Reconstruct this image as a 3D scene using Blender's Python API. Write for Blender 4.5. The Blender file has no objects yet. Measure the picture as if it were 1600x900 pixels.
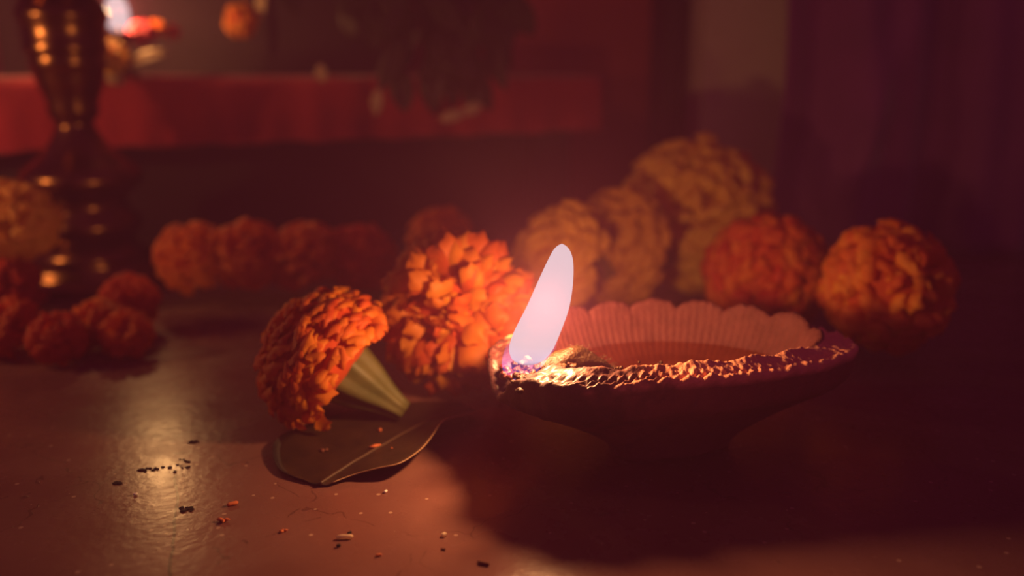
import bpy, math, random
from mathutils import Vector, Matrix, noise

sc = bpy.context.scene
S = 0.01                                   # everything below is laid out in centimetres

# ------------------------------------------------------------------ camera
CAM_H, PITCH, FPX = 9.4, math.radians(14), 1386.0
cd = bpy.data.cameras.new('camera')
cam = bpy.data.objects.new('camera', cd)
sc.collection.objects.link(cam)
cam.location = (0, 0, CAM_H * S)
cam.rotation_euler = (math.pi / 2 - PITCH, 0, 0)
cd.sensor_width = 36.0
cd.lens = 36.0 * FPX / 1600.0
cd.clip_start = 0.005
cd.clip_end = 20
cd.dof.use_dof = True
cd.dof.focus_distance = 19.6 * S
cd.dof.aperture_fstop = 6.4
sc.camera = cam

# ------------------------------------------------------------------ world (dim violet fill, added to lift the shadows)
w = bpy.data.worlds.new('world')
sc.world = w
w.use_nodes = True
bg = w.node_tree.nodes['Background']
bg.inputs[0].default_value = (1.0, 0.10, 0.62, 1)
bg.inputs[1].default_value = 0.070

sc.view_settings.view_transform = 'Standard'
sc.view_settings.look = 'None'
sc.view_settings.gamma = 1.0
sc.view_settings.use_curve_mapping = False
sc.view_settings.exposure = 0.0
sc.cycles.sample_clamp_indirect = 2.0
sc.cycles.max_bounces = 6
sc.cycles.transparent_max_bounces = 24
sc.cycles.caustics_reflective = False
sc.cycles.caustics_refractive = False

FLAME_COL = (1.0, 0.43, 0.17)
MAIN_W, ALTAR_W, SIDE_W = 1.75, 1.3, 0.34
HAZE = 0.47

# ------------------------------------------------------------------ helpers
def lamp(name, p, watts, col, rad):
    l = bpy.data.lights.new(name, 'POINT')
    l.energy = watts
    l.color = col
    l.shadow_soft_size = rad * S
    o = bpy.data.objects.new(name, l)
    sc.collection.objects.link(o)
    o.location = Vector(p) * S
    return o


def ray(px, py):
    x = (px - 800) / FPX
    u = -(py - 450) / FPX
    return Vector((x, math.cos(PITCH) + u * math.sin(PITCH), -math.sin(PITCH) + u * math.cos(PITCH)))


def P(px, py, z=0.0):                      # a place on the level z
    d = ray(px, py)
    t = (z - CAM_H) / d.z
    return Vector((d.x * t, d.y * t, z))


def Q(px, py, Y):                          # a place at the distance Y
    d = ray(px, py)
    t = Y / d.y
    return Vector((d.x * t, Y, CAM_H + d.z * t))


def tag(o, label=None, cat=None, group=None, kind=None):
    if label: o['label'] = label
    if cat: o['category'] = cat
    if group: o['group'] = group
    if kind: o['kind'] = kind
    return o


def empty(name, p, label, cat, group=None):
    o = bpy.data.objects.new(name, None)
    o.empty_display_size = 0.005
    sc.collection.objects.link(o)
    o.location = Vector(p) * S
    return tag(o, label, cat, group)


def wloc(o):
    v = o.location.copy()
    while o.parent:
        o = o.parent
        v += o.location
    return v


def make_mesh(name, verts, faces, smooth=True):
    me = bpy.data.meshes.new(name)
    me.from_pydata([tuple(Vector(v) * S) for v in verts], [], faces)
    if smooth:
        me.polygons.foreach_set('use_smooth', [True] * len(me.polygons))
    me.update()
    return me


def obj(name, verts, faces, m, parent=None, origin=None, smooth=True):
    if origin is None:
        lo = [min(v[i] for v in verts) for i in range(3)]
        hi = [max(v[i] for v in verts) for i in range(3)]
        origin = Vector(((lo[0] + hi[0]) / 2, (lo[1] + hi[1]) / 2, lo[2]))
    origin = Vector(origin)
    me = make_mesh(name, [Vector(v) - origin for v in verts], faces, smooth)
    me.materials.append(m)
    o = bpy.data.objects.new(name, me)
    sc.collection.objects.link(o)
    o.location = origin * S
    if parent:
        o.parent = parent
        o.location = origin * S - wloc(parent)
    return o


def grid_faces(n, k, close=False, off=0):
    f = []
    for j in range(k - 1):
        for i in range(n if close else n - 1):
            a = off + j * n + i
            b = off + j * n + (i + 1) % n
            f.append((a, b, b + n, a + n))
    return f


def tube(path, radii, seg=10, cap=True):
    V, prev = [], None
    path = [Vector(p) for p in path]
    for i, p in enumerate(path):
        t = (path[min(i + 1, len(path) - 1)] - path[max(i - 1, 0)]).normalized()
        if prev is None:
            prev = t.orthogonal().normalized()
        prev = (prev - t * prev.dot(t)).normalized()
        b = t.cross(prev)
        for s in range(seg):
            a = 2 * math.pi * s / seg
            V.append(p + (prev * math.cos(a) + b * math.sin(a)) * radii[i])
    F = grid_faces(seg, len(path), True)
    if cap:
        F.append(tuple(range(seg))[::-1])
        F.append(tuple(range((len(path) - 1) * seg, len(path) * seg)))
    return V, F


def merge(*vf):
    V, F = [], []
    for v, f in vf:
        o = len(V)
        V += list(v)
        F += [tuple(i + o for i in q) for q in f]
    return V, F


def spline(pts, n, closed=False):
    pts = [Vector(p) for p in pts]
    m = len(pts)
    out = []
    segs = m if closed else m - 1
    for i in range(n):
        t = i * segs / n if closed else i * segs / (n - 1)
        k = min(int(t), segs - 1)
        t -= k
        g = (lambda j: pts[j % m]) if closed else (lambda j: pts[max(0, min(m - 1, j))])
        a, b, c, d = g(k - 1), g(k), g(k + 1), g(k + 2)
        out.append(0.5 * (2 * b + (c - a) * t + (2 * a - 5 * b + 4 * c - d) * t * t + (3 * b - a - 3 * c + d) * t ** 3))
    return out


def interp(tab, x):
    if x <= tab[0][0]: return tab[0][1]
    for (a, u), (b, v) in zip(tab, tab[1:]):
        if x <= b: return u + (v - u) * (x - a) / (b - a)
    return tab[-1][1]


def box_vf(lo, hi, bev=0.0):
    (x0, y0, z0), (x1, y1, z1) = lo, hi
    b = bev
    V, F = [], []
    rings = [(z0, b), (z0 + b, 0), (z1 - b, 0), (z1, b)] if b else [(z0, 0), (z1, 0)]
    for z, i in rings:
        c = i
        V += [(x0 + c, y0 + c, z), (x1 - c, y0 + c, z), (x1 - c, y1 - c, z), (x0 + c, y1 - c, z)]
    F = grid_faces(4, len(rings), True)
    F.append((3, 2, 1, 0))
    n = len(V)
    F.append((n - 4, n - 3, n - 2, n - 1))
    return V, F


def lathe(c, prof, seg=48):
    V = []
    for r, z in prof:
        for s in range(seg):
            a = 2 * math.pi * s / seg
            V.append((c[0] + r * math.cos(a), c[1] + r * math.sin(a), c[2] + z))
    F = grid_faces(seg, len(prof), True)
    F.append(tuple(range(seg))[::-1])
    F.append(tuple(range((len(prof) - 1) * seg, len(prof) * seg)))
    return V, F


# ------------------------------------------------------------------ materials
def mat(name, col, rough=0.6, metal=0.0, var=None, vscale=300.0, bump=0.0, bscale=800.0, spec=0.5, trans=0.0, rnd=0.0, sheen=0.0, coat=0.0):
    m = bpy.data.materials.new(name)
    m.use_nodes = True
    nt = m.node_tree
    b = nt.nodes['Principled BSDF']
    b.inputs['Base Color'].default_value = (*col, 1)
    b.inputs['Roughness'].default_value = rough
    b.inputs['Metallic'].default_value = metal
    b.inputs['Specular IOR Level'].default_value = spec
    b.inputs['Sheen Weight'].default_value = sheen
    b.inputs['Coat Weight'].default_value = coat
    tc = nt.nodes.new('ShaderNodeTexCoord')
    colout = None
    if var is not None:
        n = nt.nodes.new('ShaderNodeTexNoise')
        n.inputs['Scale'].default_value = vscale
        n.inputs['Detail'].default_value = 4
        nt.links.new(tc.outputs['Object'], n.inputs['Vector'])
        r = nt.nodes.new('ShaderNodeValToRGB')
        r.color_ramp.elements[0].position = 0.35
        r.color_ramp.elements[1].position = 0.68
        r.color_ramp.elements[0].color = (*col, 1)
        r.color_ramp.elements[1].color = (*var, 1)
        nt.links.new(n.outputs['Fac'], r.inputs['Fac'])
        colout = r.outputs['Color']
    if rnd:
        oi = nt.nodes.new('ShaderNodeObjectInfo')
        h = nt.nodes.new('ShaderNodeHueSaturation')
        if colout: nt.links.new(colout, h.inputs['Color'])
        else: h.inputs['Color'].default_value = (*col, 1)
        mp = nt.nodes.new('ShaderNodeMapRange')
        mp.inputs['To Min'].default_value = 0.5 - rnd * 0.06
        mp.inputs['To Max'].default_value = 0.5 + rnd * 0.06
        nt.links.new(oi.outputs['Random'], mp.inputs['Value'])
        nt.links.new(mp.outputs['Result'], h.inputs['Hue'])
        mp2 = nt.nodes.new('ShaderNodeMapRange')
        mp2.inputs['To Min'].default_value = 1 - rnd * 0.4
        mp2.inputs['To Max'].default_value = 1 + rnd * 0.2
        nt.links.new(oi.outputs['Random'], mp2.inputs['Value'])
        nt.links.new(mp2.outputs['Result'], h.inputs['Value'])
        colout = h.outputs['Color']
    if colout:
        nt.links.new(colout, b.inputs['Base Color'])
    if bump:
        n = nt.nodes.new('ShaderNodeTexNoise')
        n.inputs['Scale'].default_value = bscale
        n.inputs['Detail'].default_value = 5
        nt.links.new(tc.outputs['Object'], n.inputs['Vector'])
        bp = nt.nodes.new('ShaderNodeBump')
        bp.inputs['Strength'].default_value = bump
        bp.inputs['Distance'].default_value = 0.0008
        nt.links.new(n.outputs['Fac'], bp.inputs['Height'])
        nt.links.new(bp.outputs['Normal'], b.inputs['Normal'])
    if trans:
        t = nt.nodes.new('ShaderNodeBsdfTranslucent')
        t.inputs['Color'].default_value = (*col, 1)
        if colout: nt.links.new(colout, t.inputs['Color'])
        mx = nt.nodes.new('ShaderNodeMixShader')
        mx.inputs[0].default_value = trans
        nt.links.new(b.outputs[0], mx.inputs[1])
        nt.links.new(t.outputs[0], mx.inputs[2])
        nt.links.new(mx.outputs[0], nt.nodes['Material Output'].inputs['Surface'])
    return m


def flame_mat(name, stops, zspan, clear=0.15):
    """clear gas that gives off light: its colour by height above the flame's own base"""
    m = bpy.data.materials.new(name)
    m.use_nodes = True
    nt = m.node_tree
    nt.nodes.remove(nt.nodes['Principled BSDF'])
    tc = nt.nodes.new('ShaderNodeTexCoord')
    sx = nt.nodes.new('ShaderNodeSeparateXYZ')
    nt.links.new(tc.outputs['Object'], sx.inputs[0])
    mp = nt.nodes.new('ShaderNodeMapRange')
    mp.inputs['From Max'].default_value = zspan * S
    nt.links.new(sx.outputs['Z'], mp.inputs['Value'])
    r = nt.nodes.new('ShaderNodeValToRGB')
    e = r.color_ramp.elements
    while len(e) < len(stops): e.new(0.5)
    for el, (p, c) in zip(e, stops):
        el.position = p
        el.color = (*c, 1)
    nt.links.new(mp.outputs['Result'], r.inputs['Fac'])
    em = nt.nodes.new('ShaderNodeEmission')
    nt.links.new(r.outputs['Color'], em.inputs['Color'])
    tr = nt.nodes.new('ShaderNodeBsdfTransparent')
    tr.inputs[0].default_value = (clear, clear, clear, 1)
    ad = nt.nodes.new('ShaderNodeAddShader')
    nt.links.new(em.outputs[0], ad.inputs[0])
    nt.links.new(tr.outputs[0], ad.inputs[1])
    nt.links.new(ad.outputs[0], nt.nodes['Material Output'].inputs['Surface'])
    m.cycles.emission_sampling = 'NONE'
    return m


def floor_mat():
    m = mat('polished_stone', (0.18, 0.075, 0.062), rough=0.3, var=(0.225, 0.10, 0.082), vscale=40, spec=0.24)
    nt = m.node_tree
    b = nt.nodes['Principled BSDF']
    L = nt.links
    tc = nt.nodes.new('ShaderNodeTexCoord')
    # smudges: uneven polish
    n = nt.nodes.new('ShaderNodeTexNoise')
    n.inputs['Scale'].default_value = 55
    n.inputs['Detail'].default_value = 6
    n.inputs['Roughness'].default_value = 0.65
    L.new(tc.outputs['Object'], n.inputs['Vector'])
    mp = nt.nodes.new('ShaderNodeMapRange')
    mp.inputs['From Min'].default_value = 0.3
    mp.inputs['From Max'].default_value = 0.7
    mp.inputs['To Min'].default_value = 0.20
    mp.inputs['To Max'].default_value = 0.34
    L.new(n.outputs['Fac'], mp.inputs['Value'])
    L.new(mp.outputs['Result'], b.inputs['Roughness'])
    # one long crack and a net of fine scratches
    wob = nt.nodes.new('ShaderNodeTexNoise')
    wob.inputs['Scale'].default_value = 60
    wob.inputs['Detail'].default_value = 3
    L.new(tc.outputs['Object'], wob.inputs['Vector'])
    sx = nt.nodes.new('ShaderNodeSeparateXYZ')
    L.new(tc.outputs['Object'], sx.inputs[0])

    def math_(op, a, c=None, v=None):
        k = nt.nodes.new('ShaderNodeMath')
        k.operation = op
        L.new(a, k.inputs[0]) if hasattr(a, 'links') else setattr(k.inputs[0], 'default_value', a)
        if c is not None:
            L.new(c, k.inputs[1]) if hasattr(c, 'links') else setattr(k.inputs[1], 'default_value', c)
        return k.outputs[0]
    A, B = P(276, 740), P(264, 900)
    slope = (B.x - A.x) / (B.y - A.y)
    lin = math_('SUBTRACT', sx.outputs['X'], math_('ADD', math_('MULTIPLY', sx.outputs['Y'], slope), (A.x - slope * A.y) * S))
    lin = math_('ADD', lin, math_('MULTIPLY', math_('SUBTRACT', wob.outputs['Fac'], 0.5), 0.004))
    crack = math_('LESS_THAN', math_('ABSOLUTE', lin), 0.00032)
    crack = math_('MULTIPLY', crack, math_('LESS_THAN', sx.outputs['Y'], A.y * S))
    vor = nt.nodes.new('ShaderNodeTexVoronoi')
    vor.feature = 'DISTANCE_TO_EDGE'
    vor.inputs['Scale'].default_value = 26
    vv = nt.nodes.new('ShaderNodeVectorMath')
    vv.operation = 'ADD'
    wc = nt.nodes.new('ShaderNodeVectorMath')
    wc.operation = 'SCALE'
    wc.inputs['Scale'].default_value = 0.03
    L.new(wob.outputs['Color'], wc.inputs[0])
    L.new(tc.outputs['Object'], vv.inputs[0])
    L.new(wc.outputs[0], vv.inputs[1])
    L.new(vv.outputs[0], vor.inputs['Vector'])
    scr = math_('LESS_THAN', vor.outputs['Distance'], 0.006)
    gate = math_('GREATER_THAN', n.outputs['Fac'], 0.50)
    scr = math_('MULTIPLY', math_('MULTIPLY', scr, gate), 0.45)
    line = math_('MAXIMUM', math_('MULTIPLY', crack, 0.8), scr)
    # specks of grit
    sp = nt.nodes.new('ShaderNodeTexVoronoi')
    sp.inputs['Scale'].default_value = 190
    L.new(tc.outputs['Object'], sp.inputs['Vector'])
    spk = math_('LESS_THAN', sp.outputs['Distance'], 0.09)
    ramp = [l for l in nt.links if l.to_socket == b.inputs['Base Color']][0].from_socket
    mx = nt.nodes.new('ShaderNodeMix')
    mx.data_type = 'RGBA'
    L.new(line, mx.inputs['Factor'])
    L.new(ramp, mx.inputs['A'])
    mx.inputs['B'].default_value = (0.05, 0.018, 0.014, 1)
    mx2 = nt.nodes.new('ShaderNodeMix')
    mx2.data_type = 'RGBA'
    L.new(math_('MULTIPLY', spk, 0.6), mx2.inputs['Factor'])
    L.new(mx.outputs['Result'], mx2.inputs['A'])
    mx2.inputs['B'].default_value = (0.55, 0.36, 0.26, 1)
    L.new(mx2.outputs['Result'], b.inputs['Base Color'])
    # relief
    fine = nt.nodes.new('ShaderNodeTexNoise')
    fine.inputs['Scale'].default_value = 420
    fine.inputs['Detail'].default_value = 4
    L.new(tc.outputs['Object'], fine.inputs['Vector'])
    hgt = math_('SUBTRACT', math_('MULTIPLY', fine.outputs['Fac'], 0.5), line)
    bp = nt.nodes.new('ShaderNodeBump')
    bp.inputs['Strength'].default_value = 0.36
    bp.inputs['Distance'].default_value = 0.0004
    L.new(hgt, bp.inputs['Height'])
    L.new(bp.outputs['Normal'], b.inputs['Normal'])
    return m


def clay_mat(spout):
    """red painted clay, wet with oil round the spout"""
    m = mat('red_clay', (0.17, 0.042, 0.040), rough=0.75, var=(0.13, 0.030, 0.028), vscale=260, bump=0.5, bscale=1100, spec=0.4)
    nt = m.node_tree
    b = nt.nodes['Principled BSDF']
    L = nt.links
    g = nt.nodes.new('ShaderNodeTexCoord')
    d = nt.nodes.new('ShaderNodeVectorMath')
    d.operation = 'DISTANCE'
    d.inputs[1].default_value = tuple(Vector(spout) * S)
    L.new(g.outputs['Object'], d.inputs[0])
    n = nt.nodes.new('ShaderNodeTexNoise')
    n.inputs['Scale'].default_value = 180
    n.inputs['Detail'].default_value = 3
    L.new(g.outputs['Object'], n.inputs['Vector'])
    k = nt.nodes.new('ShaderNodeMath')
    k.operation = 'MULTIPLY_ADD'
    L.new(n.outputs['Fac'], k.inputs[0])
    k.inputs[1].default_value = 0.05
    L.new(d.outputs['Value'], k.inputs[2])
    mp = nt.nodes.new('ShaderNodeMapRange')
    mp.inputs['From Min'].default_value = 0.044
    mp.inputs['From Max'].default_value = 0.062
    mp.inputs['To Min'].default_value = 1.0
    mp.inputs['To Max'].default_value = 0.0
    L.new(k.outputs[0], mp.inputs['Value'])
    cw = nt.nodes.new('ShaderNodeMath')
    cw.operation = 'MULTIPLY'
    cw.inputs[1].default_value = 0.3
    L.new(mp.outputs['Result'], cw.inputs[0])
    L.new(cw.outputs[0], b.inputs['Coat Weight'])
    b.inputs['Coat Roughness'].default_value = 0.3
    at = nt.nodes.new('ShaderNodeAttribute')
    at.attribute_name = 'bare'
    dry = nt.nodes.new('ShaderNodeMath')
    dry.operation = 'MULTIPLY_ADD'
    L.new(mp.outputs['Result'], dry.inputs[0])
    dry.inputs[1].default_value = -1.0
    dry.inputs[2].default_value = 1.0
    bare = nt.nodes.new('ShaderNodeMath')
    bare.operation = 'MULTIPLY'
    L.new(at.outputs['Fac'], bare.inputs[0])
    L.new(dry.outputs[0], bare.inputs[1])
    src = [l for l in nt.links if l.to_socket == b.inputs['Base Color']][0].from_socket
    mx = nt.nodes.new('ShaderNodeMix')
    mx.data_type = 'RGBA'
    L.new(bare.outputs[0], mx.inputs['Factor'])
    L.new(src, mx.inputs['A'])
    mx.inputs['B'].default_value = (0.92, 0.40, 0.24, 1)
    flame_dim = nt.nodes.new('ShaderNodeMapRange')           # oily clay by the wick, colour darkened to offset the flame's close light
    flame_dim.inputs['From Min'].default_value = 0.038
    flame_dim.inputs['From Max'].default_value = 0.056
    flame_dim.inputs['To Min'].default_value = 1.0
    flame_dim.inputs['To Max'].default_value = 0.0
    L.new(k.outputs[0], flame_dim.inputs['Value'])
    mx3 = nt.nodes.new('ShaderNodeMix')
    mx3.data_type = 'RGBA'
    L.new(flame_dim.outputs['Result'], mx3.inputs['Factor'])
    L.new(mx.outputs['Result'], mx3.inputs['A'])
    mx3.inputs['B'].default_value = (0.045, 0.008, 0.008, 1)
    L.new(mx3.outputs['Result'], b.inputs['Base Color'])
    return m


M = {}
M['floor'] = floor_mat()
M['wall'] = mat('maroon_wall', (0.50, 0.055, 0.05), 0.75, var=(0.43, 0.048, 0.045), vscale=20)
M['pillar'] = mat('beige_plaster', (0.66, 0.48, 0.38), 0.7, var=(0.58, 0.40, 0.31), vscale=25, bump=0.2, bscale=150)
M['wood'] = mat('dark_wood', (0.018, 0.006, 0.006), 0.7, var=(0.028, 0.010, 0.009), vscale=30)
M['red_cloth'] = mat('red_cloth', (0.48, 0.018, 0.026), 0.85, var=(0.42, 0.016, 0.024), vscale=60, sheen=0.3, bump=0.25, bscale=900)
M['curtain'] = mat('violet_cloth', (0.25, 0.045, 0.20), 0.8, var=(0.20, 0.04, 0.165), vscale=35, sheen=0.35)
M['brass'] = mat('aged_brass', (0.27, 0.12, 0.05), 0.27, metal=1.0, var=(0.15, 0.06, 0.026), vscale=120)
M['orange_lift'] = mat('orange_petal_lifted', (0.98, 0.30, 0.035), 0.6, var=(0.94, 0.22, 0.024), vscale=250, trans=0.42, rnd=0.3)  # orange lightened to make up for flame light lost with distance
M['orange_dim'] = mat('orange_petal_dimmed', (0.70, 0.19, 0.02), 0.6, var=(0.62, 0.145, 0.015), vscale=250, trans=0.5, rnd=0.3)  # same orange darkened to offset the strong light beside the flame
M['orange'] = mat('orange_petal', (0.84, 0.235, 0.024), 0.6, var=(0.78, 0.175, 0.016), vscale=250, trans=0.42, rnd=0.3)
M['redor'] = mat('red_orange_petal', (0.92, 0.19, 0.022), 0.6, var=(0.82, 0.12, 0.015), vscale=250, trans=0.42, rnd=0.3)
M['amber'] = mat('amber_petal', (0.74, 0.30, 0.05), 0.6, var=(0.66, 0.24, 0.035), vscale=250, trans=0.3, rnd=0.3)
M['yellow'] = mat('yellow_petal', (0.97, 0.56, 0.09), 0.6, var=(0.90, 0.44, 0.06), vscale=250, trans=0.3, rnd=0.3)
M['crimson'] = mat('crimson_petal', (0.70, 0.020, 0.045), 0.6, var=(0.55, 0.015, 0.04), vscale=250, trans=0.3, rnd=0.3)
M['core'] = mat('flower_core', (0.55, 0.07, 0.010), 0.8)
M['ycore'] = mat('yellow_core', (0.45, 0.15, 0.012), 0.8)
M['calyx'] = mat('green_calyx', (0.078, 0.085, 0.024), 0.55, var=(0.115, 0.108, 0.034), vscale=150, bump=0.15, bscale=400)
M['leaf'] = mat('dark_leaf', (0.024, 0.014, 0.009), 0.5, spec=0.3, var=(0.042, 0.022, 0.012), vscale=140, bump=0.2, bscale=500)
M['vein'] = mat('leaf_vein', (0.065, 0.034, 0.018), 0.5)
M['edge'] = mat('leaf_rolled_edge', (0.34, 0.20, 0.11), 0.5)
M['pale'] = mat('pale_petal', (0.70, 0.48, 0.26), 0.7, var=(0.6, 0.38, 0.2), vscale=200, trans=0.2)
M['dleaf'] = mat('dried_leaf', (0.040, 0.022, 0.016), 0.7, var=(0.06, 0.034, 0.022), vscale=150)
M['cotton'] = mat('oily_cotton', (0.075, 0.038, 0.018), 0.4, var=(0.045, 0.021, 0.010), vscale=500, bump=0.6, bscale=1500, trans=0.25)
M['char'] = mat('charred_cotton', (0.02, 0.012, 0.010), 0.6, var=(0.12, 0.02, 0.015), vscale=900, bump=0.8, bscale=1500)
M['crust'] = mat('golden_crust', (0.065, 0.030, 0.013), 0.3, var=(0.04, 0.011, 0.008), vscale=500, bump=0.7, bscale=1600, spec=0.35)
M['grain'] = mat('rice_grain', (0.85, 0.68, 0.48), 0.5, trans=0.45)
M['white'] = mat('white_flake', (0.85, 0.78, 0.72), 0.5)
M['crumb'] = mat('orange_crumb', (0.62, 0.16, 0.05), 0.7)
M['soot'] = mat('black_soot', (0.012, 0.008, 0.008), 0.9)
M['rust'] = mat('brown_crumb', (0.16, 0.05, 0.03), 0.8)

# ------------------------------------------------------------------ the setting
def struct(name, vf, m, smooth=False):
    return tag(obj(name, vf[0], vf[1], m, smooth=smooth, origin=(0, 0, 0)), kind='structure')


struct('floor', box_vf((-90, -30, -2), (90, 66, 0)), M['floor'])
struct('wall_back', box_vf((-90, 62, 0), (90, 66, 60)), M['wall'])
pil0, pil1 = Q(1088, 100, 54).x, Q(1245, 100, 54).x
struct('trim_1', box_vf((pil0, 52, 0), (pil1 + 3, 61.9, 60), 0.4), M['pillar'])
struct('trim_2', box_vf((pil0 - 1.6, 56, 0), (pil0 - 0.4, 61.9, 60), 0.2), M['wood'])

# ------------------------------------------------------------------ the clay lamp
OUT = [(-0.38, 20.2), (0.02, 19.35), (0.95, 18.72), (2.04, 18.80), (3.4, 19.12), (4.7, 19.35), (6.2, 19.8), (7.8, 20.6), (8.85, 21.65),
       (8.75, 22.9), (7.8, 24.1), (6.0, 25.1), (3.8, 25.4), (1.8, 24.8), (0.35, 23.5), (-0.42, 22.1), (-0.62, 21.1)]
LS, LZ = 0.957, 1.125                       # the lamp is a little taller and nearer than first measured
OUT = [(x * LS, y * LS) for x, y in OUT]
CX, CY = 4.2 * LS, 22.0 * LS
NT = 1120
outline = spline([(x, y, 0) for x, y in OUT], NT, True)
SPOUT_A = math.atan2(OUT[0][1] - CY, OUT[0][0] - CX)
PROF = [(0.0, 0.02), (0.30, 0.0), (0.335, 0.04), (0.35, 0.2), (0.40, 0.42), (0.52, 0.75), (0.66, 1.08), (0.80, 1.38), (0.885, 1.55), (0.93, 1.62), (0.955, 1.70),
        (0.972, 1.85), (0.985, 2.05), (0.994, 2.22), (1.0, 2.34), (0.998, 2.40), (0.985, 2.44), (0.970, 2.45), (0.955, 2.44), (0.94, 2.448), (0.925, 2.466),
        (0.91, 2.484), (0.895, 2.50), (0.88, 2.518), (0.865, 2.535), (0.85, 2.552), (0.835, 2.568), (0.82, 2.585), (0.805, 2.60), (0.79, 2.60), (0.775, 2.56), (0.762, 2.49),
        (0.75, 2.40), (0.735, 2.28), (0.715, 2.1), (0.69, 1.93), (0.66, 1.78), (0.62, 1.62), (0.57, 1.48), (0.50, 1.36), (0.40, 1.28), (0.25, 1.24), (0.0, 1.23)]
# arc length round the rim so that teeth and dimples keep their size
arc = [0.0]
for i in range(1, NT + 1):
    arc.append(arc[-1] + (outline[i % NT] - outline[i - 1]).length)
TOT = arc[-1]
NSC, NDIM, NFL = 15, 92, 90
V = []
for k, z0 in PROF:
    for i in range(NT):
        o = outline[i]
        u = arc[i] / TOT
        dx, dy = o.x - CX, o.y - CY
        da = (math.atan2(dy, dx) - SPOUT_A + math.pi) % (2 * math.pi) - math.pi
        g = math.exp(-(da / 0.135) ** 2)                 # the open mouth of the spout
        near = math.exp(-(da / 0.42) ** 2)               # worn smooth near it
        kk, z = k, z0
        if k > 0.6 and z0 > 1.6:
            sc_ = abs(math.sin(math.pi * NSC * u + 0.4))
            lip = math.exp(-((k - 0.79) / 0.035) ** 2)
            bk = max(0.0, min(1.0, (dy + 0.9) / 1.8))
            bk = bk * bk * (3 - 2 * bk)
            z += lip * ((0.04 + 0.22 * sc_ ** 0.7) * bk + (0.10 * sc_ ** 0.7 - 0.05) * (1 - bk)) * (1 - near)
            kk += lip * 0.012 * (sc_ - 0.5) * (1 - near)
        if 0.965 < k and 1.8 < z0 < 2.46:                 # toothed outer edge
            tooth = abs(math.sin(math.pi * 46 * u)) - 0.6
            wob = noise.noise(Vector((u * 60, 3.3, z0)))
            kk += (0.010 * tooth + 0.008 * wob) * (1 - 0.5 * near)
            z += 0.03 * wob + (0.05 * tooth if z0 > 2.3 else 0)
        for row, ph in ((0.945, 0.0), (0.905, 0.5)):     # two rows of pressed dimples
            if abs(k - row) < 0.03 and 2.40 < z0 < 2.6:
                dd = abs(((NDIM * u + ph) % 1.0) - 0.5) * 2
                z -= 0.085 * max(0.0, 1 - dd / 0.62) * max(0.0, 1 - abs(k - row) / 0.026) * (1 - near)
                z += 0.03 * max(0.0, (dd - 0.6) / 0.4) * (1 - near)
        if z0 < 2.72 and 0.55 < k < 0.78 and z0 > 1.4 and PROF.index((k, z0)) > 28:   # fluted inside wall
            kk += 0.0035 * math.sin(2 * math.pi * NFL * u) * math.sin(math.pi * (k - 0.55) / 0.23)
        # clay is uneven
        q = Vector((CX + dx * kk, CY + dy * kk, z))
        z += 0.05 * noise.noise(q * 1.3) + 0.022 * noise.noise(q * 4.5)
        if 2.36 < z0: z += 0.035 * noise.noise(q * 7.0) + 0.02 * noise.noise(q * 14.0)
        kk *= 1 + 0.006 * noise.noise(q * 2.1 + Vector((5, 1, 2)))
        if z0 > 1.2 and k > 0.3:
            cut = g * (0.62 if PROF.index((k, z0)) >= 14 else 0.62 * max(0, (z0 - 1.6) / 0.7))
            if PROF.index((k, z0)) > 28:
                cut = g * min(1, (z0 - 1.2) / 1.5) * 0.62
            z -= cut
        V.append((CX + dx * kk, CY + dy * kk, z * LZ))
diya = empty('clay_oil_lamp', (CX, CY, 0), 'red clay oil lamp with scalloped dimpled rim and a burning wick in its spout', 'oil lamp', 'burning oil lamps')
F = grid_faces(NT, len(PROF), True)
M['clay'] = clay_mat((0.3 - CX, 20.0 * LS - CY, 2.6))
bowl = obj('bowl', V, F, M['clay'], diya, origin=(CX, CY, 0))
att = bowl.data.attributes.new('bare', 'FLOAT', 'POINT')     # bare terracotta on the rim, red paint elsewhere
att.data.foreach_set('value', [1.0 if 2.25 < z0 and (k > 0.77 if outline[i].y < CY - 0.9 else k > 0.815) else (0.12 if z0 < 2.25 and k > 0.3 and j < 16 else 0.0) for j, (k, z0) in enumerate(PROF) for i in range(NT)])

# oil standing in the bowl
m = bpy.data.materials.new('lamp_oil')
m.use_nodes = True
nt = m.node_tree
nt.nodes.remove(nt.nodes['Principled BSDF'])
tr = nt.nodes.new('ShaderNodeBsdfTransparent')
tr.inputs[0].default_value = (0.86, 0.66, 0.46, 1)
gl = nt.nodes.new('ShaderNodeBsdfGlossy')
gl.inputs['Roughness'].default_value = 0.06
mx = nt.nodes.new('ShaderNodeMixShader')
mx.inputs[0].default_value = 0.10
nt.links.new(tr.outputs[0], mx.inputs[1])
nt.links.new(gl.outputs[0], mx.inputs[2])
nt.links.new(mx.outputs[0], nt.nodes['Material Output'].inputs['Surface'])
M['oil'] = m
VO = [(CX, CY, 2.08)]
for r in (0.35, 0.62, 0.70):
    for i in range(0, NT, 10):
        o = outline[i]
        VO.append((CX + (o.x - CX) * r, CY + (o.y - CY) * r, 2.08 + (0.03 if r == 0.70 else 0)))
no = NT // 10
FO = [(0, 1 + i, 1 + (i + 1) % no) for i in range(no)] + grid_faces(no, 3, True, 1)
tag(obj('oil', VO, FO, M['oil'], diya), 'clear amber oil')

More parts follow.
